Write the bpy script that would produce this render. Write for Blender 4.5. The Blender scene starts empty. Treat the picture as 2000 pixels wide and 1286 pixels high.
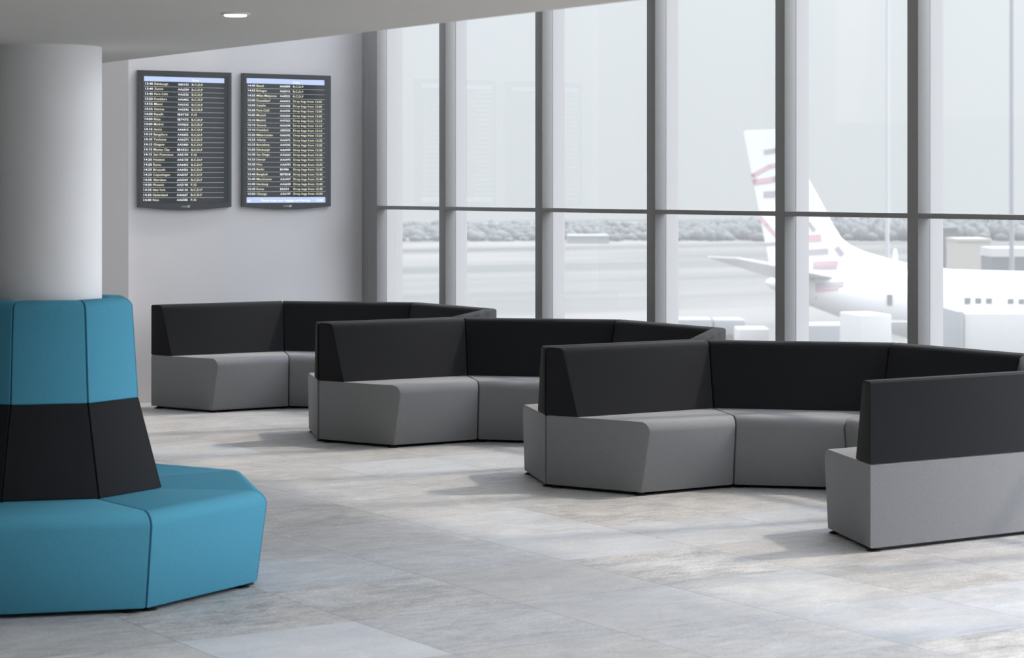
import bpy, bmesh, math, random
from mathutils import Vector, Matrix

rng = random.Random(7)
scn = bpy.context.scene
C = scn.collection
R = math.radians
T8 = math.tan(math.pi / 8)

# ------------------------------------------------------------------ helpers
def link(o, parent=None):
    C.objects.link(o)
    if parent is not None:
        o.parent = parent
    return o

def finish(bm, name, mats, parent=None, loc=(0, 0, 0), rotz=0.0, smooth=None):
    me = bpy.data.meshes.new(name)
    bmesh.ops.recalc_face_normals(bm, faces=bm.faces)
    bm.to_mesh(me)
    bm.free()
    if not isinstance(mats, (list, tuple)):
        mats = [mats]
    for m in mats:
        me.materials.append(m)
    if smooth is not None:
        for p in me.polygons:
            p.use_smooth = True
        me.set_sharp_from_angle(angle=R(smooth))
    o = bpy.data.objects.new(name, me)
    o.location = loc
    o.rotation_euler = (0, 0, rotz)
    return link(o, parent)

def box(bm, x0, x1, y0, y1, z0, z1, mi=0, bevel=0.0):
    vs = [bm.verts.new((x, y, z)) for z in (z0, z1) for y in (y0, y1) for x in (x0, x1)]
    q = [(0, 1, 3, 2), (4, 6, 7, 5), (0, 4, 5, 1), (2, 3, 7, 6), (0, 2, 6, 4), (1, 5, 7, 3)]
    fs = []
    for f in q:
        fc = bm.faces.new([vs[i] for i in f])
        fc.material_index = mi
        fs.append(fc)
    if bevel > 0:
        es = list({e for f in fs for e in f.edges})
        bmesh.ops.bevel(bm, geom=es, offset=bevel, segments=2, profile=0.5, affect='EDGES')
    return fs

def boxobj(name, b, mat, parent=None, bevel=0.0, loc=(0, 0, 0), rotz=0.0):
    bm = bmesh.new()
    box(bm, *b, bevel=bevel)
    return finish(bm, name, mat, parent, loc, rotz, smooth=35 if bevel else None)

def lathe(bm, prof, n=48, cx=0, cy=0, cap=True, mi=0):
    rings = []
    for r, z in prof:
        rings.append([bm.verts.new((cx + r * math.cos(2 * math.pi * i / n), cy + r * math.sin(2 * math.pi * i / n), z)) for i in range(n)])
    for a, b in zip(rings, rings[1:]):
        for i in range(n):
            f = bm.faces.new((a[i], a[(i + 1) % n], b[(i + 1) % n], b[i]))
            f.material_index = mi
    if cap:
        bm.faces.new(rings[0][::-1]).material_index = mi
        bm.faces.new(rings[-1]).material_index = mi

def arc(cx, cz, r, a0, a1, n=7):
    return [(cx + r * math.cos(R(a0 + (a1 - a0) * i / n)), cz + r * math.sin(R(a0 + (a1 - a0) * i / n))) for i in range(n + 1)]

def wedge(bm, prof, gap=0.004, soft=0.006):
    """extrude a (radius, height) section between the two 22.5 degree mitre planes of an octagon ring"""
    ends = []
    for s in (-1, 1):
        ends.append([bm.verts.new((r, s * (r * T8 - gap), z)) for r, z in prof])
    n = len(prof)
    caps = [bm.faces.new(ends[0]), bm.faces.new(ends[1][::-1])]
    for i in range(n):
        bm.faces.new((ends[0][i], ends[1][i], ends[1][(i + 1) % n], ends[0][(i + 1) % n]))
    bmesh.ops.recalc_face_normals(bm, faces=bm.faces)
    es = list({e for f in caps for e in f.edges})
    if soft > 0:
        bmesh.ops.bevel(bm, geom=es, offset=soft, segments=2, profile=0.5, affect='EDGES', clamp_overlap=True)

def empty(name, loc=(0, 0, 0), rotz=0.0):
    o = bpy.data.objects.new(name, None)
    o.empty_display_size = 0.2
    o.location = loc
    o.rotation_euler = (0, 0, rotz)
    return link(o)

def tag(o, label=None, cat=None, group=None, kind=None):
    for k, v in (('label', label), ('category', cat), ('group', group), ('kind', kind)):
        if v:
            o[k] = v
    return o

def copy_tree(src, loc, rotz):
    r = src.copy()
    C.objects.link(r)
    r.location = loc
    r.rotation_euler = (0, 0, rotz)
    for ch in list(src.children):
        c = ch.copy()
        C.objects.link(c)
        c.parent = r
    return r

# ------------------------------------------------------------------ materials
def mat(name, col, rough=0.6, spec=0.5, metal=0.0, emit=None, estr=0.0, coat=0.0):
    m = bpy.data.materials.new(name)
    m.use_nodes = True
    b = m.node_tree.nodes['Principled BSDF']
    b.inputs['Base Color'].default_value = (*col, 1)
    b.inputs['Roughness'].default_value = rough
    b.inputs['Specular IOR Level'].default_value = spec
    b.inputs['Metallic'].default_value = metal
    b.inputs['Coat Weight'].default_value = coat
    b.inputs['Coat Roughness'].default_value = 0.06
    if emit:
        b.inputs['Emission Color'].default_value = (*emit, 1)
        b.inputs['Emission Strength'].default_value = estr
    return m

def add_noise(m, scale, amt, detail=3.0, bump=0.0, stretch=None, bdist=0.002):
    nt = m.node_tree
    b = nt.nodes['Principled BSDF']
    tc = nt.nodes.new('ShaderNodeTexCoord')
    src = tc.outputs['Object']
    if stretch:
        mp = nt.nodes.new('ShaderNodeMapping')
        mp.inputs['Scale'].default_value = stretch
        nt.links.new(src, mp.inputs['Vector'])
        src = mp.outputs['Vector']
    no = nt.nodes.new('ShaderNodeTexNoise')
    no.inputs['Scale'].default_value = scale
    no.inputs['Detail'].default_value = detail
    nt.links.new(src, no.inputs['Vector'])
    col = b.inputs['Base Color'].default_value[:]
    ra = nt.nodes.new('ShaderNodeMapRange')
    ra.inputs['From Min'].default_value = 0.3
    ra.inputs['From Max'].default_value = 0.7
    ra.inputs['To Min'].default_value = 1 - amt
    ra.inputs['To Max'].default_value = 1 + amt
    nt.links.new(no.outputs['Fac'], ra.inputs['Value'])
    mx = nt.nodes.new('ShaderNodeVectorMath')
    mx.operation = 'SCALE'
    mx.inputs[0].default_value = col[:3]
    nt.links.new(ra.outputs['Result'], mx.inputs['Scale'])
    nt.links.new(mx.outputs['Vector'], b.inputs['Base Color'])
    if bump > 0:
        bp = nt.nodes.new('ShaderNodeBump')
        bp.inputs['Strength'].default_value = bump
        bp.inputs['Distance'].default_value = bdist
        nt.links.new(no.outputs['Fac'], bp.inputs['Height'])
        nt.links.new(bp.outputs['Normal'], b.inputs['Normal'])
    return m

def fabric(name, col, sheen=0.15):
    m = mat(name, col, 0.9, 0.12)
    b = m.node_tree.nodes['Principled BSDF']
    b.inputs['Sheen Weight'].default_value = sheen
    b.inputs['Sheen Roughness'].default_value = 0.5
    return add_noise(m, 260.0, 0.10, 2.0, 0.25, bdist=0.0012)

M_GREY = fabric('grey wool', (0.222, 0.225, 0.234))
M_DARK = fabric('charcoal wool', (0.0175, 0.0185, 0.0206), 0.05)
M_TEAL = fabric('teal wool', (0.080, 0.305, 0.430), 0.0)
M_BLACK = mat('black plastic', (0.012, 0.012, 0.013), 0.45)
M_WALL = add_noise(mat('painted wall', (.64, .635, .65), 0.7, 0.3), 3.0, 0.01, 4.0)
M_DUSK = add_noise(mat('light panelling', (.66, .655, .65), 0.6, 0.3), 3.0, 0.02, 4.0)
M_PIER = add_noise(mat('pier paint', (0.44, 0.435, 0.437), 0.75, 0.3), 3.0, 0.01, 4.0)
M_CEIL = add_noise(mat('ceiling paint', (.725, .69, .63), 0.8, 0.3), 2.0, 0.01, 4.0)
M_COLUMN = add_noise(mat('column paint', (0.86, 0.85, 0.85), 0.6, 0.35), 3.0, 0.01, 4.0)
M_FRAME = add_noise(mat('grey coated aluminium', (.25,.25,.25), 0.45, 0.5), 40.0, 0.03, 2.0)
M_OUTER = mat('pale coated aluminium', (.33, .328, .333), 0.5)

def glass_mat():
    m = bpy.data.materials.new('hazy window glass')
    m.use_nodes = True
    nt = m.node_tree
    nt.nodes.clear()
    out = nt.nodes.new('ShaderNodeOutputMaterial')
    tr = nt.nodes.new('ShaderNodeBsdfTransparent')
    tr.inputs['Color'].default_value = (0.955, 0.97, 0.975, 1)
    tl = nt.nodes.new('ShaderNodeBsdfTranslucent')
    tl.inputs['Color'].default_value = (0.93, 0.96, 0.98, 1)
    gl = nt.nodes.new('ShaderNodeBsdfGlossy')
    gl.inputs['Roughness'].default_value = 0.0
    gl.inputs['Color'].default_value = (1, 1, 1, 1)
    m1 = nt.nodes.new('ShaderNodeMixShader')
    m1.inputs['Fac'].default_value = HAZE
    nt.links.new(tr.outputs[0], m1.inputs[1])
    nt.links.new(tl.outputs[0], m1.inputs[2])
    fr = nt.nodes.new('ShaderNodeFresnel')
    ge = nt.nodes.new('ShaderNodeNewGeometry')
    ior = nt.nodes.new('ShaderNodeMapRange')
    ior.inputs['To Min'].default_value = 1.4
    ior.inputs['To Max'].default_value = 1 / 1.4
    nt.links.new(ge.outputs['Backfacing'], ior.inputs['Value'])
    nt.links.new(ior.outputs['Result'], fr.inputs['IOR'])
    m2 = nt.nodes.new('ShaderNodeMixShader')
    nt.links.new(fr.outputs['Fac'], m2.inputs['Fac'])
    nt.links.new(m1.outputs[0], m2.inputs[1])
    nt.links.new(gl.outputs[0], m2.inputs[2])
    nt.links.new(m2.outputs[0], out.inputs['Surface'])
    return m
HAZE = 0.125  # share of white veil in the glass, imitating haze in the air outside
M_GLASS = glass_mat()

# ------------------------------------------------------------------ floor
TS = 0.8001
TX0 = 7.7876
TY0 = 0.44 * TS
TONES = {  # (value, warmth, mottle) of the stone of individual tiles
    (-1, 11): (.70, .1, .2), (-1, 12): (.55, .75, .5), (-1, 13): (.55, .8, .4), (-1, 14): (.5, .6, .4),
    (-1, 15): (.75, .4, .3), (-1, 16): (.5, .7, .4), (-1, 17): (.55, .7, .4),
    (0, 8): (.70, .1, .3), (0, 9): (.52, .75, .5), (0, 10): (.5, .75, .4), (0, 11): (.74, .3, .35), (0, 12): (.5, .75, .6),
    (0, 13): (.5, .8, .5), (0, 14): (.55, .5, .5), (0, 15): (.75, .1, .2), (0, 16): (.5, .7, .4), (0, 17): (.45, .6, .5),
    (0, 18): (.5, .65, .4), (0, 19): (.55, .7, .4), (0, 20): (.45, .6, .4), (0, 21): (.5, .7, .3),
    (1, 7): (.5, .65, .9), (1, 8): (.64, .05, .12), (1, 9): (.68, .4, .35), (1, 10): (.5, .5, .95), (1, 11): (.80, .0, .15), (1, 12): (.78, .25, .35),
    (1, 13): (.62, .6, .45), (1, 14): (.6, .35, .5), (1, 15): (.62, .55, .4), (1, 16): (.6, .6, .4), (1, 17): (.78, .2, .3),
    (1, 18): (.5, .6, .4), (1, 19): (.6, .5, .4), (1, 20): (.5, .6, .4),
    (2, 7): (.7, .6, .6), (2, 8): (.72, .7, .55), (2, 9): (.74, .6, .3), (2, 10): (.66, .75, .3), (2, 11): (.70, .45, .5), (2, 12): (.6, .75, .5),
    (2, 13): (.48, .9, .7), (2, 14): (.66, .65, .3), (2, 15): (.6, .5, .4),
    (3, 7): (.6, .8, .4), (3, 8): (.62, .8, .4), (3, 9): (.68, .35, .6), (3, 10): (.66, .65, .95), (3, 11): (.8, .3, .5), (3, 12): (.58, .75, .4),
    (4, 8): (.7, .15, .15), (4, 9): (1.2, .05, .12), (4, 10): (.50, .7, 1.0), (4, 11): (.4, .6, .9), (4, 12): (.5, .5, .5),
    (5, 8): (.5, .5, .6), (5, 9): (.75, .5, .6), (5, 10): (.65, .55, .5), (5, 11): (.65, .5, .5),
}

def floor_mat():
    m = mat('stone tile', (.5, .5, .5), 0.46, 0.35)
    nt = m.node_tree
    L = nt.links.new
    b = nt.nodes['Principled BSDF']
    N = nt.nodes.new
    def math_(op, a, b_=None, c=None):
        n = N('ShaderNodeMath')
        n.operation = op
        for i, v in enumerate((a, b_, c)):
            if v is None:
                continue
            if hasattr(v, 'links') or hasattr(v, 'is_output'):
                L(v, n.inputs[i])
            else:
                n.inputs[i].default_value = v
        return n.outputs[0]
    tc = N('ShaderNodeTexCoord')
    at = N('ShaderNodeAttribute')
    at.attribute_name = 'tone'
    sa = N('ShaderNodeSeparateColor')
    L(at.outputs['Color'], sa.inputs[0])
    value, warm, mott = sa.outputs[0], sa.outputs[1], sa.outputs[2]
    off = N('ShaderNodeVectorMath')
    off.operation = 'SCALE'
    L(at.outputs['Color'], off.inputs[0])
    off.inputs['Scale'].default_value = 57.0
    co = N('ShaderNodeVectorMath')
    co.operation = 'ADD'
    L(tc.outputs['Object'], co.inputs[0])
    L(off.outputs[0], co.inputs[1])
    def noise(scale, detail, stretch, rough=.6, dist=0.0):
        mp = N('ShaderNodeMapping')
        mp.inputs['Scale'].default_value = stretch
        L(co.outputs[0], mp.inputs['Vector'])
        n = N('ShaderNodeTexNoise')
        n.inputs['Scale'].default_value = scale
        n.inputs['Detail'].default_value = detail
        n.inputs['Roughness'].default_value = rough
        n.inputs['Distortion'].default_value = dist
        L(mp.outputs[0], n.inputs['Vector'])
        return n.outputs['Fac']
    cloud = noise(2.2, 5, (1, 1.6, 1), .6, .6)
    streak = noise(9, 8, (.8, 2.2, 1), .72, .3)
    grain = noise(60, 7, (1, 1.7, 1), .8)
    blotch = noise(1.3, 3, (1, 1.2, 1), .5, 1.0)
    v0 = math_('MULTIPLY_ADD', value, 0.215, 0.258)
    c1 = math_('MULTIPLY_ADD', math_('SUBTRACT', cloud, .5), 0.20, v0)
    s1 = math_('MULTIPLY', math_('SUBTRACT', streak, .5), math_('MULTIPLY_ADD', mott, 0.62, 0.12))
    g1 = math_('MULTIPLY', math_('SUBTRACT', grain, .5), math_('MULTIPLY_ADD', mott, 0.85, 0.26))
    patch = noise(1.15, 4, (1, 1.3, 1), .55, 1.6)
    pr = N('ShaderNodeMapRange')
    pr.interpolation_type = 'SMOOTHSTEP'
    pr.inputs['From Min'].default_value = .49
    pr.inputs['From Max'].default_value = .54
    pr.inputs['To Min'].default_value = -.5
    pr.inputs['To Max'].default_value = .5
    L(patch, pr.inputs['Value'])
    p1 = math_('MULTIPLY', pr.outputs['Result'], math_('MULTIPLY_ADD', mott, .045, .012))
    vv = math_('ADD', math_('ADD', math_('ADD', c1, s1), g1), p1)
    # warm / cool stone colour
    wm = math_('ADD', warm, math_('MULTIPLY', math_('SUBTRACT', blotch, .5), 1.1))
    cr = N('ShaderNodeValToRGB')
    cr.color_ramp.elements[0].position = 0.0
    cr.color_ramp.elements[0].color = (0.955, 1.0, 1.065, 1)
    cr.color_ramp.elements[1].position = 1.0
    cr.color_ramp.elements[1].color = (1.035, 1.0, .958, 1)
    L(wm, cr.inputs['Fac'])
    # veins
    vn = N('ShaderNodeTexNoise')
    vn.inputs['Scale'].default_value = 1.6
    vn.inputs['Detail'].default_value = 3
    vn.inputs['Distortion'].default_value = 1.2
    L(co.outputs[0], vn.inputs['Vector'])
    vd = math_('ABSOLUTE', math_('SUBTRACT', vn.outputs['Fac'], .5))
    vein = math_('MULTIPLY', math_('SMOOTH_MIN', math_('SUBTRACT', 1.0, math_('MULTIPLY', vd, 170.0)), 1.0, 0.01), 0.055)
    vein = math_('MULTIPLY', math_('MAXIMUM', vein, 0.0), 1.0)
    vv = math_('ADD', vv, vein)
    mul = N('ShaderNodeVectorMath')
    mul.operation = 'SCALE'
    L(cr.outputs['Color'], mul.inputs[0])
    L(vv, mul.inputs['Scale'])
    # joints
    sx = N('ShaderNodeSeparateXYZ')
    L(tc.outputs['Object'], sx.inputs[0])
    def joint(o, x0, w):
        f = math_('FRACT', math_('DIVIDE', math_('SUBTRACT', o, x0), TS))
        d = math_('MULTIPLY', math_('SUBTRACT', .5, math_('ABSOLUTE', math_('SUBTRACT', f, .5))), TS)
        return math_('LESS_THAN', d, w)
    jx = joint(sx.outputs['X'], TX0, .0016)
    jy = math_('MULTIPLY', joint(sx.outputs['Y'], TY0, .0014), .7)
    jj = math_('MAXIMUM', jx, jy)
    mj = N('ShaderNodeMix')
    mj.data_type = 'RGBA'
    L(jj, mj.inputs['Factor'])
    L(mul.outputs[0], mj.inputs['A'])
    mj.inputs['B'].default_value = (.10, .10, .10, 1)
    L(mj.outputs['Result'], b.inputs['Base Color'])
    rr = math_('MULTIPLY_ADD', streak, .25, .36)
    L(rr, b.inputs['Roughness'])
    bp = N('ShaderNodeBump')
    bp.inputs['Strength'].default_value = .25
    bp.inputs['Distance'].default_value = .002
    hgt = math_('SUBTRACT', math_('MULTIPLY', math_('ADD', streak, grain), mott), math_('MULTIPLY', jj, 1.0))
    L(hgt, bp.inputs['Height'])
    L(bp.outputs[0], b.inputs['Normal'])
    return m

def build_floor():
    bm = bmesh.new()
    lay = bm.loops.layers.float_color.new('tone')
    xs = sorted([TX0 - k * TS for k in range(-3, 18)])
    xs[-1] = 9.92
    ys = [TY0 + j * TS for j in range(-5, 22)] + [17.76]
    for a, b in zip(xs, xs[1:]):
        for c, d in zip(ys, ys[1:]):
            k = round((TX0 - b) / TS) if b < 9.9 else -3
            j = round((c - TY0) / TS)
            t = TONES.get((k, j))
            if t is None:
                t = (rng.uniform(.42, .75), rng.uniform(.2, .85), rng.uniform(.2, .6))
            f = bm.faces.new([bm.verts.new(p) for p in ((a, c, 0), (b, c, 0), (b, d, 0), (a, d, 0))])
            jit = 0.004 * ((k * 7 + j * 13) % 11)
            for lp in f.loops:
                lp[lay] = (t[0] + jit, t[1], t[2], 1)
    bmesh.ops.remove_doubles(bm, verts=bm.verts, dist=1e-4)
    o = finish(bm, 'floor', floor_mat())
    tag(o, kind='structure')
build_floor()

# ------------------------------------------------------------------ room shell
YW = 17.75          # far wall
XG = 9.92           # glass plane
XF = 9.82           # front plane of the mullions
ZS = 2.457          # low ceiling
ZT = 4.45           # high ceiling by the windows
YB = -3.5           # back of the hall
XL = -5.5
XE = 4.61           # edge of the low ceiling
tag(boxobj('wall_far', (7.30, XG + .1, YW, YW + .2, -.05, ZT), M_WALL), kind='structure')
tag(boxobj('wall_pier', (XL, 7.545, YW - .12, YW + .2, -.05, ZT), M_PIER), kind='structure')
tag(boxobj('wall_left', (XL - .2, XL, YB, YW, -.05, ZT), M_DUSK), kind='structure')
YS = 5.2            # towards the viewer the tall strip is lit by an added roof light
tag(boxobj('ceiling', (XL, XE, YB, YW - .12, ZS, ZS + .12), M_CEIL), kind='structure')
YF2 = 16.95         # a second, added roof light brightens the far wall
tag(boxobj('ceiling_upper', (XE - .12, XG + .25, YS, YF2, ZT, ZT + .2), M_CEIL), kind='structure')
tag(boxobj('wall_fascia', (XE - .12, XE, YB, YW - .12, ZS + .12, ZT), M_CEIL), kind='structure')
tag(boxobj('wall_back', (XL, XE, YB - .2, YB, -.05, ZS + .12), M_DUSK), kind='structure')
# unseen roof light added for fill; end behind the viewer's right shoulder left open
bm = bmesh.new()
bm.faces.new([bm.verts.new(p) for p in ((XE, YB, ZT), (XE, YS, ZT), (XG, YS, ZT), (XG, YB, ZT))])
tag(finish(bm, 'window_21', M_GLASS), kind='structure')  # added unseen roof light for fill
bm = bmesh.new()
bm.faces.new([bm.verts.new(p) for p in ((XE, YF2, ZT), (XE, YW, ZT), (XG, YW, ZT), (XG, YF2, ZT))])
tag(finish(bm, 'window_22', M_GLASS), kind='structure')  # second added roof light, brightens the far wall
for i in range(6):
    yy = YB + (YS - YB) * i / 5
    tag(boxobj('trim_%d' % (i + 1), (XE, XG, yy - .05, yy + .05, ZT - .16, ZT + .02), M_FRAME), kind='structure')  # beams under the added roof light

# the glazed wall: one bay per window, each with its mullion, transom and two panes
FINS = [(17.48, .166), (16.312, .104), (14.848, .100), (13.362, .102), (11.895, .099), (10.596, .099)]
y = 10.596
while y > -2.2:
    y -= 1.47
    FINS.append((y, .10))
ZR0, ZR1 = 1.6155, 1.6475
for i, (yn, w) in enumerate(FINS):
    ynext = FINS[i + 1][0] + FINS[i + 1][1] if i + 1 < len(FINS) else YB
    root = empty('window_%d' % (i + 1), (XG, yn, 0))
    tag(root, kind='structure')
    if i == 0:
        # the post in the corner against the far wall
        boxobj('corner_post', (XF - XG, 0.0, .165, YW - yn, 0, ZT), M_FRAME, root, .004)
    boxobj('mullion', (XF - XG, -.0012, 0, w, 0, ZT), M_FRAME, root, .002)
    oy0 = 0.0
    boxobj('outer_mullion', (.0012, .112 if i else .16, oy0, w, -.3, ZT + .2), M_OUTER, root)
    if ynext < yn:
        boxobj('transom', (XF - XG + .001, -.006, ynext - yn, 0, ZR0, ZR1), M_FRAME, root, .002)
        boxobj('sill', (XF - XG + .001, -.006, ynext - yn, 0, 0, .08), M_FRAME, root, .002)
        for z0, z1 in ((.05, ZR0 + .01), (ZR1 - .01, ZT)):
            bm = bmesh.new()
            vs = [bm.verts.new(p) for p in ((0, ynext - yn - .02, z0), (0, .02, z0), (0, .02, z1), (0, ynext - yn - .02, z1))]
            bm.faces.new(vs)
            finish(bm, 'pane', M_GLASS, root)

# ------------------------------------------------------------------ column, downlight
bm = bmesh.new()
lathe(bm, [(.2556, 0), (.2556, ZS + .02)], 96)
col = finish(bm, 'column', M_COLUMN, None, (3.8662, 9.9915, 0), smooth=40)
tag(col, kind='structure')

def downlight(x, y):
    o = empty('ceiling_downlight', (x, y, ZS))
    tag(o, 'small round recessed white downlight glowing in the low grey ceiling', 'light')
    bm = bmesh.new()
    lathe(bm, [(.034, -.001), (.036, -.008), (.052, -.006), (.056, -.002), (.056, .0005)], 48, cap=False)
    finish(bm, 'trim_ring', mat('white lamp trim', (.75, .75, .75), .3), o, smooth=50)
    bm = bmesh.new()
    lathe(bm, [(.041, -.003), (.041, -.0085), (.039, -.0095), (.001, -.010)], 48, cap=True)
    finish(bm, 'lens', mat('lamp lens', (.9, .9, .88), .4, emit=(1.0, .98, .94), estr=3.0), o, smooth=50)
    la = bpy.data.lights.new('lamp', 'AREA')
    la.shape = 'DISK'
    la.size = .07
    la.energy = 5.0
    la.color = (1.0, .96, .90)
    la.spread = R(130)
    lo = bpy.data.objects.new('lamp', la)
    link(lo, o)
    lo.location = (0, 0, -.0108)
    return o
downlight(3.709, 7.672)

# ------------------------------------------------------------------ sofa rings
ZB = .02
RB = 1.452
seat_prof = [(.833, ZB), (.829, ZB + .006), (.7775, .372)] + arc(.838, .376, .0605, 183, 90, 8)[1:] + [(RB - .012, .4365), (RB, .428), (RB, ZB)]
back_prof = [(1.243, .4385), (1.333, .806)] + arc(1.372, .806, .041, 165, 92, 7)[1:] + [(RB - .010, .848), (RB, .838), (RB, .4385)]

def feet(root, pts, r=.027):
    for x, y in pts:
        bm = bmesh.new()
        lathe(bm, [(r * 1.35, 0), (r * 1.35, .005), (r * .6, .012), (r * .6, ZB + .004)], 20)
        finish(bm, 'foot', M_BLACK, root, (x, y, 0), smooth=40)

def make_sofa():
    root = empty('corner_sofa')
    bm = bmesh.new()
    wedge(bm, seat_prof, .0045, .006)
    finish(bm, 'seat', M_GREY, root, (-1.1, 0, 0), smooth=32)
    bm = bmesh.new()
    wedge(bm, back_prof, .0045, .006)
    finish(bm, 'backrest', M_DARK, root, (-1.1, 0, 0), smooth=32)
    bm = bmesh.new()
    wedge(bm, [(.93, .004), (.93, ZB + .002), (RB - .035, ZB + .002), (RB - .035, .004)], .06, 0)
    finish(bm, 'plinth', M_BLACK, root, (-1.1, 0, 0))
    pts = []
    for r in (.872, RB - .038):
        for s in (-1, 1):
            pts.append((r - 1.1, s * (r * T8 - .042)))
    feet(root, pts)
    return root

RING_X = 8.192
RING_Y = [9.990, 12.908, 15.834]
WHERE = [
    {90: 'grey and charcoal sofa section at the open left end of the nearest ring',
     45: 'angled section of the nearest sofa ring, partly behind the sofa turned backwards',
     0: 'sofa section with only its dark backrest showing below the airliner, right photo edge',
     -45: 'nearest-ring sofa section of which just a backrest corner shows at right photo edge',
     -90: 'sofa section turned with its plain grey back to the viewer, front right'},
    {90: 'grey and charcoal sofa section at the open left end of the middle ring',
     45: 'angled section of the middle sofa ring, partly hidden by the nearest ring',
     0: 'middle-ring sofa section whose dark backrest runs to a pointed corner below the airliner tail',
     -45: 'middle-ring sofa section showing only its slate back end below the airliner tail',
     -90: 'sofa section back to back behind the nearest ring, only its slim end showing'},
    {90: 'farthest grey and charcoal sofa section, standing under the two flight screens',
     45: 'angled section of the farthest sofa ring, before the corner of wall and windows',
     0: 'farthest-ring sofa section, a short dark backrest below the leftmost window panes',
     -45: 'farthest-ring sofa section showing only a slate corner under the second window bay',
     -90: 'sofa section back to back behind the middle ring, only its slim end showing'},
]
proto = make_sofa()
first = True
for ri, cy in enumerate(RING_Y):
    for ang in (90, 45, 0, -45, -90):
        a = R(ang)
        loc = (RING_X + 1.1 * math.cos(a), cy + 1.1 * math.sin(a), 0)
        if first:
            o = proto
            o.location = loc
            o.rotation_euler = (0, 0, a)
            first = False
        else:
            o = copy_tree(proto, loc, a)
        tag(o, WHERE[ri][ang], 'sofa', 'grey and charcoal sofas in the three open rings')

# ------------------------------------------------------------------ teal bench round the column
k8 = math.cos(math.pi / 8)
t_seat = [(.30, ZB), (.30, .436), (.905, .436)] + arc(.905, .371, .065, 90, 0, 8)[1:] + [(.9275, ZB + .006), (.9235, ZB)]
t_low = [(.285, .4385), (.5085, .4385), (.511, .442), (.4115, .8435), (.407, .846), (.285, .846)]
t_up = [(.285, .849), (.4075, .849), (.4105, .853), (.386, 1.255)] + arc(.341, 1.2595, .045, 0, 90, 7) + [(.295, 1.3045), (.285, 1.295)]
TEAL_PHI = -86.33
def make_bench():
    root = empty('column_bench')
    for nm, pf, mt in (('seat', t_seat, M_TEAL), ('lower_backrest', t_low, M_DARK), ('upper_backrest', t_up, M_TEAL)):
        bm = bmesh.new()
        wedge(bm, pf, .0035, .007 if nm == 'seat' else .0085)
        finish(bm, nm, mt, root, (-.6, 0, 0), smooth=32)
    bm = bmesh.new()
    wedge(bm, [(.36, .004), (.36, ZB + .002), (.80, ZB + .002), (.80, .004)], .05, 0)
    finish(bm, 'plinth', M_BLACK, root, (-.6, 0, 0))
    pts = []
    for r in (.38, .885):
        for s in (-1, 1):
            pts.append((r - .6, s * (r * T8 - .045)))
    feet(root, pts)
    return root
TEAL_LABEL = {
    -1: 'darker teal bench section facing the viewer at the left photo edge',
    0: 'bright teal bench section angled right, its whole front face visible',
    1: 'teal bench section right of the column, only its seat top visible past the dark backrest',
    2: 'teal bench section at the back right of the column, thin strip of seat top showing',
    -2: 'teal bench section cut off at the left photo edge, only a sliver of backrest showing',
    3: 'teal bench section hidden behind the white column',
    4: 'teal bench section on the far left of the white column',
    5: 'teal bench section on the left side of the white column, outside the frame',
}
bench = make_bench()
for n, k in enumerate((-1, 0, 1, 2, -2, 3, 4, 5)):
    a = R(TEAL_PHI + 22.5 + 45 * k)
    loc = (3.8662 + .6 * math.cos(a), 9.9915 + .6 * math.sin(a), 0)
    if n == 0:
        o = bench
        o.location = loc
        o.rotation_euler = (0, 0, a)
    else:
        o = copy_tree(bench, loc, a)
    tag(o, TEAL_LABEL[k], 'bench', 'teal bench sections around the column')

# ------------------------------------------------------------------ flight information screens
M_BEZEL = mat('dark satin plastic', (.052, .055, .06), .35, .5)
M_EDGE = mat('silver edge', (.45, .46, .48), .3, .5, .6)
M_PANEL = mat('display panel', (.014, .016, .018), .10, .5, emit=(.75, .88, 1.0), estr=.022)
M_BAR = mat('display blue bar', (.05, .05, .05), .2, .5, emit=(.50, .62, .90), estr=.62)
M_TXTW = mat('display white text', (.05, .05, .05), .4, .2, emit=(.95, .98, 1.0), estr=.78)
M_TXTY = mat('display cream text', (.05, .05, .05), .4, .2, emit=(1.0, .96, .68), estr=.66)
M_LINE = mat('display rule', (.05, .05, .05), .4, .2, emit=(.8, .85, .9), estr=.34)
M_LOGO = mat('pale print', (.62, .64, .67), .5)

def text_polys(s, bold=0.0):
    cu = bpy.data.curves.new('t', 'FONT')
    cu.body = s
    cu.size = 1.0
    cu.offset = bold
    cu.resolution_u = 2
    o = bpy.data.objects.new('t', cu)
    C.objects.link(o)
    dg = bpy.context.evaluated_depsgraph_get()
    dg.update()
    me = bpy.data.meshes.new_from_object(o.evaluated_get(dg))
    vs = [v.co.copy() for v in me.vertices]
    fs = [tuple(p.vertices) for p in me.polygons]
    bpy.data.objects.remove(o)
    bpy.data.curves.remove(cu)
    bpy.data.meshes.remove(me)
    return vs, fs

W, H = .858, 1.148
ZTOP = 2.7895
YF = 17.715

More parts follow.
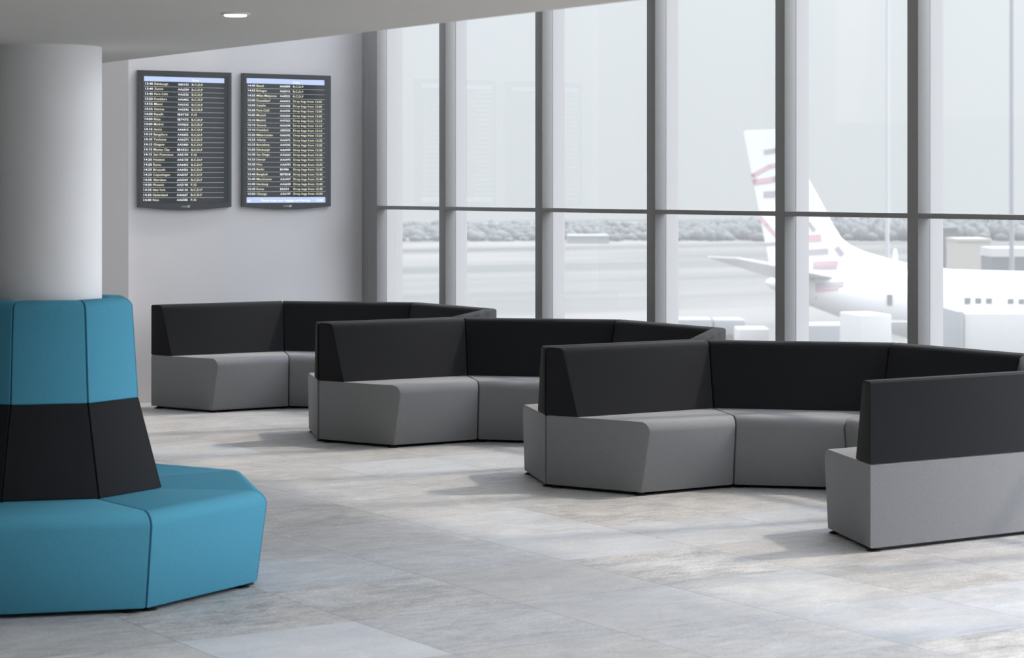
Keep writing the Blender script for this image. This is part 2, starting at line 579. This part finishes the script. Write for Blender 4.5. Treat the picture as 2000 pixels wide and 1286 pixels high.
class Board:
    """maps board fractions (u right, v down) with the content's own slight keystone onto the panel"""
    def __init__(self, lskew, rskew, root):
        self.ls, self.rs, self.root = lskew, rskew, root
    def pt(self, u, v, d=.0):
        s = (u - .06) / .86
        u2 = u + (self.ls * (1 - s) + self.rs * s) * v
        return Vector((u2 * W, -d, -v * H))
    def rect(self, bm, u0, v0, u1, v1, d, mi=0, nx=1):
        f = bm.faces.new([bm.verts.new(self.pt(*p, d)) for p in ((u0, v0), (u0, v1), (u1, v1), (u1, v0))])
        f.material_index = mi
    def text(self, bm, s, u0, u1, vc, d, mi=0, cap=.0176, bold=.004):
        vs, fs = text_polys(s, bold)
        if not vs:
            return
        x0 = min(v.x for v in vs)
        x1 = max(v.x for v in vs)
        capf = .70
        nv = []
        for v in vs:
            u = u0 + (v.x - x0) / (x1 - x0) * (u1 - u0)
            vv = vc - (v.y / capf - .5) * cap / H
            nv.append(bm.verts.new(self.pt(u, vv, d)))
        for f in fs:
            try:
                fc = bm.faces.new([nv[i] for i in f])
                fc.material_index = mi
            except ValueError:
                pass

def text_width(s):
    return sum({'i': .5, 'l': .45, 'r': .68, 't': .62, 'f': .6, '.': .5, ',': .5, ' ': .55, 'm': 1.5, 'M': 1.5, 'I': .5, 'j': .45, '1': .85, ':': .5, '-': .65}.get(c, 1.15 if c.isupper() else 1.0) for c in s)

def screen(x, label, rows, skew, header, row0, pitch, cols, line, footer=None):
    root = empty('mounted_flight_screen', (x, YF, ZTOP))
    tag(root, label, 'screen', 'flight information screens on the wall')
    # housing: a flat slab whose lower edge bulges in a shallow arc
    bm = bmesh.new()
    low = [(W * i / 16, -H - .027 * math.sin(math.pi * i / 16)) for i in range(17)]
    out = [(0, 0)] + low + [(W, 0)]
    fr = [bm.verts.new((px, 0, pz)) for px, pz in out]
    bk = [bm.verts.new((px, .034, pz)) for px, pz in out]
    bm.faces.new(fr)
    bm.faces.new(bk[::-1])
    for i in range(len(out)):
        j = (i + 1) % len(out)
        bm.faces.new((fr[i], fr[j], bk[j], bk[i]))
    bmesh.ops.recalc_face_normals(bm, faces=bm.faces)
    bmesh.ops.bevel(bm, geom=[e for e in bm.edges if all(abs(v.co.y) < 1e-6 for v in e.verts)], offset=.003, segments=2, affect='EDGES')
    bez = finish(bm, 'bezel', M_BEZEL, root, smooth=40)
    # thin bright trim round the rim
    bm = bmesh.new()
    e = .0022
    o2 = [(-e, e)] + [(px + (-e if i == 0 else e if i == 16 else 0), pz - e) for i, (px, pz) in enumerate(low)] + [(W + e, e)]
    a1 = [bm.verts.new((px, .006, pz)) for px, pz in o2]
    a2 = [bm.verts.new((px, .013, pz)) for px, pz in o2]
    for i in range(len(o2)):
        j = (i + 1) % len(o2)
        bm.faces.new((a1[i], a1[j], a2[j], a2[i]))
    bm.faces.new(a1)
    bm.faces.new(a2[::-1])
    finish(bm, 'rim_trim', M_EDGE, root)
    bm = bmesh.new()
    box(bm, .043 * W, .967 * W, -.0012, .002, -.966 * H, -.030 * H)
    panel = finish(bm, 'display_panel', M_PANEL, root)
    bd = Board(skew[0], skew[1], root)
    u0, u1 = line
    bm = bmesh.new()
    bd.rect(bm, u0, header[0], u1, header[1], .0016)
    hb = finish(bm, 'header_bar', M_BAR, panel)
    bm = bmesh.new()
    bd.text(bm, 'Zone', cols[3] + .001, cols[3] + .076, (header[0] + header[1]) / 2 + .004, .002, 0)
    finish(bm, 'heading_text', M_TXTW, panel)
    for n, (tm, dest, code, note) in enumerate(rows):
        v = row0 + pitch * n
        bm = bmesh.new()
        bd.text(bm, tm, cols[0], cols[0] + .080, v, .002, 0)
        bd.text(bm, dest, cols[1], cols[1] + .0172 * text_width(dest), v, .002, 1)
        cw = .115 * len(code) / 6
        bd.text(bm, code, cols[2], cols[2] + cw, v, .002, 0)
        nw = {7: .118, 3: .057}.get(len(note), .328)
        bd.text(bm, note, cols[3], cols[3] + nw, v, .002, 1)
        if n < len(rows) - 1 or footer:
            if not (footer and n == len(rows) - 1):
                bd.rect(bm, u0, v + pitch * .54 - .0011, u1, v + pitch * .54 + .0011, .002, 2)
        finish(bm, 'flight_row', [M_TXTW, M_TXTY, M_LINE], panel)
    if footer:
        bm = bmesh.new()
        bd.rect(bm, u0, footer[0], u1, footer[1], .0016)
        finish(bm, 'footer_bar', M_BAR, panel)
        bm = bmesh.new()
        vc = (footer[0] + footer[1]) / 2 + .003
        bd.text(bm, 'ng', u0 + .010, u0 + .040, vc, .002, 0)
        bd.text(bm, 'Please keep your luggage and belongi', u0 + .16, u0 + .705, vc, .002, 0)
        bd.text(bm, '12:00', u0 + .778, u0 + .852, vc, .002, 0)
        finish(bm, 'footer_text', M_TXTW, panel)
    # maker's mark: small letters and a four-bladed cross
    bm = bmesh.new()
    bp = Board(0, 0, root)
    bp.text(bm, 'COAXIS', .455, .52, .996, .0008, 0, cap=.0125, bold=.0)
    for ang, s in ((45, 1.25), (135, 1.0), (225, 1.0), (315, 1.0)):
        a = R(ang)
        c = Vector((.534 * W, -.0008, -.996 * H))
        d = Vector((math.cos(a), 0, math.sin(a)))
        p = Vector((-math.sin(a), 0, math.cos(a)))
        pts = [c + d * .001 - p * .002, c + d * .0115 * s - p * .0042, c + d * .0115 * s + p * .0042, c + d * .001 + p * .002]
        bm.faces.new([bm.verts.new(q) for q in pts])
    finish(bm, 'maker_logo', M_LOGO, root)
    return root

BCDF, FG = 'B,C,D,F', 'F,G'
rows1 = [('13:40', 'Edinburgh', 'AB5152', BCDF), ('13:40', 'Zurich', 'AA6354', BCDF), ('13:45', 'Paris CdG', 'AA6536', BCDF),
         ('13:50', 'Frankfurt', 'AA6462', BCDF), ('13:55', 'Miami', 'AA6162', BCDF), ('13:55', 'Geneva', 'AA6342', BCDF),
         ('14:00', 'Riyadh', 'IB4738', FG), ('14:00', 'Ibiza', 'IB7475', BCDF), ('14:00', 'Madrid', 'AA9260', BCDF),
         ('14:10', 'Accra', 'AA6415', BCDF), ('14:10', 'Bangalore', 'AA6655', BCDF), ('14:10', 'Toulouse', 'AA6271', BCDF),
         ('14:15', 'Glasgow', 'AA5400', BCDF), ('14:15', 'Mexico City', 'IB4551', BCDF), ('14:15', 'San Francisco', 'AA5190', FG),
         ('14:20', 'Houston', 'AA6158', BCDF), ('14:20', 'Rome', 'AA6455', BCDF), ('14:25', 'Brussels', 'AA6456', BCDF),
         ('14:25', 'Copenhagen', 'AA6547', BCDF), ('14:30', 'Aberdeen', 'AA5369', BCDF), ('14:30', 'Phoenix', 'AA5198', FG),
         ('14:35', 'New York', 'AA6136', BCDF), ('14:35', 'Hyderabad', 'AA6667', BCDF), ('14:40', 'Nice', 'AA6586', FG)]
DB = 'Drop bags from '
rows2 = [('14:40', 'Basel', 'AA6084', BCDF), ('14:55', 'Bologna', 'AA6910', BCDF), ('14:55', 'Milan-Malpensa', 'AA8520', BCDF),
         ('15:00', 'Dusseldorf', 'AA6423', DB + '12:00'), ('15:05', 'Seattle', 'AA6428', DB + '12:05'), ('15:05', 'Paris CdG', 'AA6390', DB + '12:05'),
         ('15:05', 'Munich', 'AA6366', DB + '12:05'), ('15:10', 'Madrid', 'AA9262', DB + '12:10'), ('15:10', 'Geneva', 'AA6344', DB + '12:10'),
         ('15:10', 'Frankfurt', 'AB5020', DB + '12:10'), ('15:20', 'Milan-Linate', 'AA6342', DB + '12:20'), ('15:25', 'Atlanta', 'AA6472', DB + '12:25'),
         ('15:25', 'Barcelona', 'AA9292', DB + '12:25'), ('15:30', 'Edinburgh', 'AA6459', DB + '12:30'), ('15:30', 'San Diego', 'AA6263', DB + '12:30'),
         ('15:35', 'Denver', 'AA6470', DB + '12:35'), ('15:35', 'Nice', 'AA6393', DB + '12:35'), ('15:35', 'Berlin', 'BA986', DB + '12:35'),
         ('15:40', 'Bangkok', 'IB7838', DB + '12:40'), ('15:40', 'Manchester', 'AA6467', DB + '12:40'), ('15:40', 'Hamburg', 'AA6658', DB + '12:40'),
         ('15:45', 'Rome', 'BA554', DB + '12:45'), ('15:50', 'Chicago', 'AX6197', DB + '12:50')]
screen(7.671, 'left of the two wall flight screens, listing departures from 13:40 to 14:40', rows1, (-.023, -.005),
       (.0435, .079), .0967, .03697, (.074, .170, .419, .567), (.0595, .918))
screen(8.634, 'right of the two wall flight screens, with pale blue bar along its bottom edge', rows2, (0, .013),
       (.036, .0745), .0910, .03695, (.0575, .152, .413, .561), (.042, .920), (.929, .971))

# ------------------------------------------------------------------ airfield outside
ZG = -7.4
CAMH = 1.813
TH = 0.571087
FW = Vector((math.sin(TH), math.cos(TH), 0))
RT = Vector((math.cos(TH), -math.sin(TH), 0))

def apron_mat():
    m = mat('airfield ground', (.5, .5, .48), .9, .2)
    nt = m.node_tree
    b = nt.nodes['Principled BSDF']
    tc = nt.nodes.new('ShaderNodeTexCoord')
    def noise(scale, stretch, detail=3):
        mp = nt.nodes.new('ShaderNodeMapping')
        mp.inputs['Scale'].default_value = stretch
        mp.inputs['Rotation'].default_value = (0, 0, TH)
        nt.links.new(tc.outputs['Object'], mp.inputs['Vector'])
        no = nt.nodes.new('ShaderNodeTexNoise')
        no.inputs['Scale'].default_value = scale
        no.inputs['Detail'].default_value = detail
        nt.links.new(mp.outputs[0], no.inputs['Vector'])
        return no.outputs['Fac']
    n1 = noise(1.0, (.004, .03, .03))
    n2 = noise(1.0, (.012, .05, .05))
    a = nt.nodes.new('ShaderNodeMath')
    a.operation = 'MULTIPLY_ADD'
    nt.links.new(n2, a.inputs[0])
    a.inputs[1].default_value = .5
    nt.links.new(n1, a.inputs[2])
    cr = nt.nodes.new('ShaderNodeValToRGB')
    cr.color_ramp.elements[0].position = .58
    cr.color_ramp.elements[0].color = (.036, .044, .041, 1)
    cr.color_ramp.elements[1].position = .86
    cr.color_ramp.elements[1].color = (.118, .118, .112, 1)
    nt.links.new(a.outputs[0], cr.inputs['Fac'])
    nt.links.new(cr.outputs['Color'], b.inputs['Base Color'])
    return m
bm = bmesh.new()
pts = [FW * 22 - RT * 260 + Vector((14, 0, 0)), FW * 22 + RT * 300 + Vector((14, 0, 0)), FW * 640 + RT * 420, FW * 640 - RT * 420]
bm.faces.new([bm.verts.new((p.x, p.y, ZG)) for p in pts])
tag(finish(bm, 'airfield_ground', apron_mat()), kind='structure')

M_TREE = add_noise(mat('distant foliage', (.082, .092, .092), .9, .2), .3, .3, 4)  # foliage colour lightened to imitate haze over the distance
def at(px, d):
    p = FW * d + RT * ((px - 1000) / 4451.9 * d)
    return p
# belt of woodland at the far edge of the field
bm = bmesh.new()
r2 = random.Random(3)
for i in range(2600):
    px = 560 + 1640 * r2.random()
    d = r2.uniform(385, 520)
    p = at(px, d)
    k = max(0, min(1, (px - 1250) / 350))
    h = r2.uniform(.6, 2.0) + k * r2.uniform(.4, 1.6)
    if px < 1250 and r2.random() < .35:
        continue
    w = r2.uniform(.7, 1.6)
    mtx = Matrix.Translation((p.x, p.y, ZG + h * .4)) @ Matrix.Diagonal((w, w, h * .6, 1))
    bmesh.ops.create_icosphere(bm, subdivisions=1, radius=1.0, matrix=mtx)
tag(finish(bm, 'distant_woodland', M_TREE, smooth=60), 'low hazy dark band of woodland along the far edge of the airfield', 'trees', kind='stuff')

# airliner: local x runs to the nose, z up, origin under the tail on the ground
P0 = Vector((74.33, 88.93, ZG))
nose = .9 * RT - .436 * FW
plane = empty('airliner', P0, math.atan2(nose.y, nose.x))
tag(plane, 'white airliner with faded red script on its tail, parked beyond the windows', 'airplane')
M_PLANE = mat('white aircraft paint', (.56, .56, .56), .35, .5)
M_RED = mat('faded red livery', (.43, .26, .28), .5)  # red lightened in the colour to imitate haze in the air
M_GREYM = mat('grey livery shadow line', (.27, .235, .25), .5)  # grey of the tail strokes and the landing gear
M_PWIN = mat('cabin glass', (.10, .11, .12), .2)
M_SHADE = mat('closed window blind', (.62, .63, .63), .5)

def zl(z):
    return z - ZG
fus = [(-1.7, -3.05, .12), (-1.4, -3.08, .30), (-.6, -3.15, .55), (.6, -3.3, .88), (2.2, -3.5, 1.22), (4.0, -3.75, 1.52), (6.0, -3.98, 1.78),
       (8.0, -4.14, 1.90), (11.0, -4.2, 1.93), (16, -4.2, 1.93), (22, -4.2, 1.93), (26, -4.2, 1.93), (28, -4.25, 1.82), (29.5, -4.38, 1.5), (30.6, -4.55, 1.05), (31.3, -4.68, .55), (31.6, -4.72, .1)]
bm = bmesh.new()
prev = None
NS = 32
for s, zc, r in fus:
    ring = [bm.verts.new((s, r * math.cos(2 * math.pi * i / NS), zl(zc) + r * math.sin(2 * math.pi * i / NS))) for i in range(NS)]
    if prev:
        for i in range(NS):
            bm.faces.new((prev[i], prev[(i + 1) % NS], ring[(i + 1) % NS], ring[i]))
    else:
        bm.faces.new(ring)
    prev = ring
bm.faces.new(prev)
fusob = finish(bm, 'fuselage', M_PLANE, plane, smooth=50)

def slab(name, outline, axis, th, mat_, parent, bev=.0):
    """outline: list of (a, b); axis 'y' -> side view slab, 'z' -> plan view slab given full 3-d points"""
    bm = bmesh.new()
    top, bot = [], []
    for p in outline:
        if axis == 'y':
            t = th(p) if callable(th) else th
            top.append(bm.verts.new((p[0], t, zl(p[1]))))
            bot.append(bm.verts.new((p[0], -t, zl(p[1]))))
        else:
            t = p[3]
            top.append(bm.verts.new((p[0], p[1], zl(p[2]) + t)))
            bot.append(bm.verts.new((p[0], p[1], zl(p[2]) - t)))
    n = len(outline)
    bm.faces.new(top)
    bm.faces.new(bot[::-1])
    for i in range(n):
        j = (i + 1) % n
        bm.faces.new((top[i], bot[i], bot[j], top[j]))
    bmesh.ops.recalc_face_normals(bm, faces=bm.faces)
    if bev:
        bmesh.ops.bevel(bm, geom=list(bm.edges), offset=bev, segments=2, affect='EDGES')
    return finish(bm, name, mat_, parent, smooth=40)

fin = [(-2.95, 4.62), (-2.85, 4.70), (-1.2, 4.72), (-.85, 4.55), (.41, 2.33), (1.21, .91), (1.75, -.10), (2.15, -.72), (2.60, -1.10), (3.3, -1.40), (4.4, -1.72), (5.6, -1.98), (7.6, -2.22), (7.6, -2.6), (-.9, -3.0), (-1.45, -2.35)]
finob = slab('tail_fin', fin, 'y', lambda p: .09 + .16 * max(0, min(1, (4.7 - p[1]) / 7)), M_PLANE, plane, .05)
for s in (1, -1):
    slab('tailplane', [(-1.0, s * .5, -2.75, .10), (2.3, s * .6, -2.65, .14), (-1.2, s * 5.6, -1.65, .05), (-2.7, s * 5.8, -1.6, .04)], 'z', None, M_PLANE, plane, .02)
for s in (1, -1):
    slab('wing', [(13.0, s * 1.2, -5.0, .22), (19.5, s * 1.2, -5.0, .30), (15.0, s * 6.0, -4.7, .18), (10.2, s * 15.5, -3.9, .06), (8.7, s * 15.7, -3.9, .05), (12.2, s * 6.0, -4.7, .12)], 'z', None, M_PLANE, plane)
    bm = bmesh.new()
    lathe(bm, [(.75, 0), (.95, .3), (1.0, 1.4), (.85, 2.8), (.45, 3.4)], 24)
    bmesh.ops.rotate(bm, verts=bm.verts, matrix=Matrix.Rotation(R(-90), 3, 'Y'))
    bmesh.ops.translate(bm, verts=bm.verts, vec=(19.6, s * 4.9, zl(-5.75)))
    finish(bm, 'engine', M_PLANE, plane, smooth=40)
for sx, sy in ((27, 0), (14.5, 2.6), (14.5, -2.6)):
    bm = bmesh.new()
    box(bm, sx - .1, sx + .1, sy - .1, sy + .1, .5, 2.2)
    st = finish(bm, 'landing_gear', M_GREYM, plane)
    bm = bmesh.new()
    lathe(bm, [(.3, -.22), (.52, -.2), (.52, .2), (.3, .22)], 24)
    bmesh.ops.rotate(bm, verts=bm.verts, matrix=Matrix.Rotation(R(90), 3, 'X'))
    bmesh.ops.translate(bm, verts=bm.verts, vec=(sx, sy, .52))
    finish(bm, 'wheel', M_BLACK, st, smooth=40)
# cabin windows on the camera side
closed = {1, 2, 6, 9, 10, 13, 17, 18}
for n in range(34):
    s = 7.55 + .52 * n
    bm = bmesh.new()
    yy = -math.sqrt(max(.01, 1.915 ** 2 - (.48) ** 2)) - .01
    box(bm, s - .14, s + .14, yy - .015, yy + .05, zl(-3.92), zl(-3.52))
    finish(bm, 'cabin_window', M_SHADE if n in closed else M_PWIN, plane)
bm = bmesh.new()
box(bm, 5.1, 5.34, -1.74, -1.60, zl(-3.95), zl(-3.45))
finish(bm, 'cabin_window', M_PWIN, plane)
bm = bmesh.new()
lathe(bm, [(.16, 0), (.10, .85), (.03, 1.0)], 12)
finish(bm, 'antenna', M_PLANE, plane, (5.0, 0, zl(-2.25)), smooth=40)

# tail script, red paled to imitate haze: raised strokes that follow the near face
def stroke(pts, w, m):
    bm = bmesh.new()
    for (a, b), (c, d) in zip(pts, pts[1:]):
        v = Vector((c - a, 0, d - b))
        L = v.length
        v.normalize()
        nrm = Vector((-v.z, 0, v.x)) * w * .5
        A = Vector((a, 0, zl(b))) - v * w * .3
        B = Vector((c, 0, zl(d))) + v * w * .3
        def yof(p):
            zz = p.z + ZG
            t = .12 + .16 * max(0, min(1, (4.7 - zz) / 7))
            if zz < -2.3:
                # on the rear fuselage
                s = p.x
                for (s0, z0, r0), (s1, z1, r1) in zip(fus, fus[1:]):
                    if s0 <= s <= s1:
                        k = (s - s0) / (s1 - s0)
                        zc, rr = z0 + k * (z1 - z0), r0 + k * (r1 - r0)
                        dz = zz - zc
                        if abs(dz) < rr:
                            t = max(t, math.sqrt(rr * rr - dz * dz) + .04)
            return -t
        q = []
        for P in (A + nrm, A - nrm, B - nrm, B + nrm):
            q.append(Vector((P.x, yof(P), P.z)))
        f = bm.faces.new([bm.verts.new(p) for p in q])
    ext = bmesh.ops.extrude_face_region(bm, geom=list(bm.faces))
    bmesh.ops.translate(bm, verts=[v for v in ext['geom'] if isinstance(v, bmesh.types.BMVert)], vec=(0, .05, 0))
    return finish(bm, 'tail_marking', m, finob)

def SZ(px, py):
    """photo reading of the livery -> metres along and up the aircraft (rounded table values)"""
    d0 = FW + RT * ((px - 1000) / 4451.9)
    det = d0.x * (-nose.y) - d0.y * (-nose.x)
    t = (74.33311 * (-nose.y) - 88.93169 * (-nose.x)) / det
    s = (d0.x * 88.93169 - d0.y * 74.33311) / det
    return (s, CAMH - (py - 365.05) * t / 4451.9)
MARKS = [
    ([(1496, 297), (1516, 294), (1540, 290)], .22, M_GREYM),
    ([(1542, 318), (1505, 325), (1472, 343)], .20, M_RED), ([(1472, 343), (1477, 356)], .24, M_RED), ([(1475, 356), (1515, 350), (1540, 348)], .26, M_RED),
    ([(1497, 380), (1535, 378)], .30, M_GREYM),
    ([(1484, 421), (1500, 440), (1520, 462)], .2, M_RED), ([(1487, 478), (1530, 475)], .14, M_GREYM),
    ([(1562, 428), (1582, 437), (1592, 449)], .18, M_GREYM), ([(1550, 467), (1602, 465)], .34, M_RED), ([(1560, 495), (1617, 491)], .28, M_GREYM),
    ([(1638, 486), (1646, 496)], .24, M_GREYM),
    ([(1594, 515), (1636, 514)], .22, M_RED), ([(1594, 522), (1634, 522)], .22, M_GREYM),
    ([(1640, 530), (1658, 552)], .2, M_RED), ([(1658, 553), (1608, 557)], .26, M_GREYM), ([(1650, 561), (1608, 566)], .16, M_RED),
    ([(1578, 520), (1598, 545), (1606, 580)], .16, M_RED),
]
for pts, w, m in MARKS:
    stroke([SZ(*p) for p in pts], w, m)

# buildings, masts and vehicles on the field
def building(name, px, d, w, dep, h, wallm, roofm, label, cat='building', roof=.3):
    p = at(px, d)
    o = empty(name, (p.x, p.y, ZG), -TH)
    tag(o, label, cat)
    boxobj('wall', (-w / 2, w / 2, 0, dep, 0, h), wallm, o)
    boxobj('roof', (-w / 2 - .06, w / 2 + .06, -.1, dep + .1, h, h + roof), roofm, o)
    return o
M_BEIGE = mat('beige cladding', (.30, .28, .245), .8)
M_SLATE = mat('slate cladding', (.06, .07, .08), .8)
M_WHITE = mat('white metal', (.38, .38, .37), .5)
M_PALEG = mat('pale grey steel', (.17, .18, .19), .5)
# (top edge height on the photo decides the height of each building)
def hgt(py, d):
    return CAMH - (py - 365.05) * d / 4451.9 - ZG
building('service_building', 1903, 230, 3.35, 6, hgt(472, 230), M_BEIGE, M_BEIGE, 'square beige building beyond the fuselage of the white airliner')
building('storage_shed', 1854, 241, 1.7, 6, hgt(450, 241), M_SLATE, M_SLATE, 'dark grey shed left of the beige building beyond the airliner')
building('fuel_depot', 1976, 217, 3.8, 5, hgt(502, 217), M_SLATE, M_WHITE, 'low dark shed with white roof right of the beige building', roof=.85)
building('maintenance_hangar', 1150, 370, 6.6, 12, hgt(464, 370), M_PALEG, M_PALEG, 'faint low hangar across the airfield in the third window')
M_MAST = mat('galvanised steel', (.33, .34, .345), .5)
def mast(px, d, r, m, label):
    p = at(px, d)
    o = empty('light_mast', (p.x, p.y, ZG))
    tag(o, label, 'mast')
    bm = bmesh.new()
    lathe(bm, [(r, 0), (r * .8, 24)], 16)
    finish(bm, 'pole', m, o, smooth=40)
    boxobj('lamp_head', (-1.2, 1.2, -.3, .3, 24, 24.5), m, o, rotz=-TH)
    return o
mast(1976, 150, .17, M_PALEG, 'tall grey light mast rising behind the right end of the airliner')
mast(1733, 165, .16, M_MAST, 'tall pale light mast behind the dorsal of the airliner tail')

def truck(px, d, w, h, label, body, turn=0.0, cab=True):
    p = at(px, d)
    o = empty('service_truck', (p.x, p.y, ZG), -TH + turn)
    tag(o, label, 'truck', 'service vehicles on the apron')
    boxobj('cargo_box', (-w / 2, w / 2, -1.2, 1.2, 1.0, h), body, o, .06)
    boxobj('chassis', (-w / 2, w / 2 + (1.9 if cab else 0), -1.0, 1.0, .55, 1.0), M_PALEG, o)
    if cab:
        boxobj('cab', (w / 2 + .1, w / 2 + 1.9, -1.1, 1.1, .9, min(h, 2.7)), body, o, .15)
    for sx in (-w / 2 + .9, w / 2 + .9 if cab else w / 2 - .9):
        for sy in (-1.0, 1.0):
            bm = bmesh.new()
            lathe(bm, [(.3, -.15), (.48, -.14), (.48, .14), (.3, .15)], 20)
            bmesh.ops.rotate(bm, verts=bm.verts, matrix=Matrix.Rotation(R(90), 3, 'X'))
            finish(bm, 'wheel', M_BLACK, o, (sx, sy, .48), smooth=40)
    return o
truck(1690, 90, 1.3, hgt(612, 90), 'tall white service truck on the apron under the tail of the airliner', M_WHITE, 0.2, False)
truck(1612, 96, 2.2, hgt(632, 96), 'low pale service vehicle left of the tall white truck under the tail', M_PALEG, 0.1, False)
truck(1468, 118, 1.6, hgt(640, 118), 'small white vehicle on the apron just above the middle sofa ring corner', M_WHITE, 0.0, False)
truck(1342, 128, 2.6, hgt(622, 128), 'grey vehicle peeking above the middle sofa ring backrest', M_PALEG, 0.0, True)

# boarding bridge at the right of the photo
p = at(1942, 80)
jb = empty('boarding_bridge', (p.x, p.y, ZG), -TH)
tag(jb, 'white boarding bridge cabin in front of the fuselage at the right photo edge', 'boarding bridge')
boxobj('cabin', (-1.05, 4.2, 0, 3.0, hgt(700, 80) - .8, hgt(612, 80)), M_WHITE, jb, .05)
boxobj('canopy', (-1.32, -1.08, -.1, 3.1, hgt(700, 80) - .8, hgt(610, 80) + .03), M_PALEG, jb, .04)
boxobj('leg', (.6, 1.1, 1.0, 1.5, 0, hgt(700, 80) - .8), M_PALEG, jb)
boxobj('leg', (2.6, 3.1, 1.0, 1.5, 0, hgt(700, 80) - .8), M_PALEG, jb)

# ------------------------------------------------------------------ light
w = bpy.data.worlds.new('overcast sky')
scn.world = w
w.use_nodes = True
nt = w.node_tree
bg = nt.nodes['Background']
tc = nt.nodes.new('ShaderNodeTexCoord')
sp = nt.nodes.new('ShaderNodeSeparateXYZ')
nt.links.new(tc.outputs['Generated'], sp.inputs[0])
cr = nt.nodes.new('ShaderNodeValToRGB')
el = cr.color_ramp.elements
el[0].position = .47
el[0].color = (0.294, 0.315, 0.323, 1)
el[1].position = .515
el[1].color = (0.323, 0.345, 0.355, 1)
e = el.new(.60)
e.color = (0.401, 0.429, 0.452, 1)
e = el.new(.75)
e.color = (1.8, 1.86, 2.03, 1)
e = el.new(1.0)
e.color = (3.0, 3.12, 3.45, 1)
mr = nt.nodes.new('ShaderNodeMath')
mr.operation = 'MULTIPLY_ADD'
nt.links.new(sp.outputs['Z'], mr.inputs[0])
mr.inputs[1].default_value = .5
mr.inputs[2].default_value = .5
nt.links.new(mr.outputs[0], cr.inputs['Fac'])
# added sky glow, below the sun and out of view, fills from the right
ga, ge_ = R(108), R(22)
dt = nt.nodes.new('ShaderNodeVectorMath')
dt.operation = 'DOT_PRODUCT'
dt.inputs[1].default_value = (math.sin(ga) * math.cos(ge_), math.cos(ga) * math.cos(ge_), math.sin(ge_))
nt.links.new(tc.outputs['Generated'], dt.inputs[0])
mx = nt.nodes.new('ShaderNodeMath')
mx.operation = 'MAXIMUM'
mx.inputs[1].default_value = 0.0
nt.links.new(dt.outputs['Value'], mx.inputs[0])
pw = nt.nodes.new('ShaderNodeMath')
pw.operation = 'POWER'
pw.inputs[1].default_value = 6.0
nt.links.new(mx.outputs[0], pw.inputs[0])
gl = nt.nodes.new('ShaderNodeVectorMath')
gl.operation = 'SCALE'
gl.inputs[0].default_value = (2.66, 2.76, 3.0)
nt.links.new(pw.outputs[0], gl.inputs['Scale'])
ad = nt.nodes.new('ShaderNodeVectorMath')
ad.operation = 'ADD'
nt.links.new(cr.outputs['Color'], ad.inputs[0])
nt.links.new(gl.outputs[0], ad.inputs[1])
nt.links.new(ad.outputs[0], bg.inputs['Color'])
bg.inputs['Strength'].default_value = 1.0

su = bpy.data.lights.new('sun', 'SUN')
su.energy = 1.8
su.color = (1.0, .86, .70)
su.angle = R(3.0)
so = bpy.data.objects.new('sun', su)
link(so)
elev = R(48)
dirv = Vector((-.985 * math.cos(elev), .17 * math.cos(elev), -math.sin(elev)))
so.rotation_euler = dirv.to_track_quat('-Z', 'Y').to_euler()
so.location = (30, 0, 30)

# ------------------------------------------------------------------ camera
cam = bpy.data.cameras.new('camera')
cam.sensor_width = 36
cam.lens = 4451.9 / 2000 * 36
cam.shift_y = -(643 - 365.05) / 2000
cam.clip_end = 3000
cam.dof.use_dof = True
cam.dof.focus_distance = 14.5
cam.dof.aperture_fstop = cam.lens / 1000 / .018
co = bpy.data.objects.new('camera', cam)
link(co)
co.location = (0, 0, CAMH)
co.rotation_euler = (R(90), 0, -TH)
scn.camera = co

scn.view_settings.view_transform = 'Standard'
scn.view_settings.look = 'None'
scn.view_settings.gamma = 1.0
scn.view_settings.exposure = 0.7
scn.cycles.use_denoising = True
scn.cycles.max_bounces = 10
scn.cycles.diffuse_bounces = 6
scn.cycles.transparent_max_bounces = 16
scn.cycles.caustics_reflective = False
scn.cycles.caustics_refractive = False
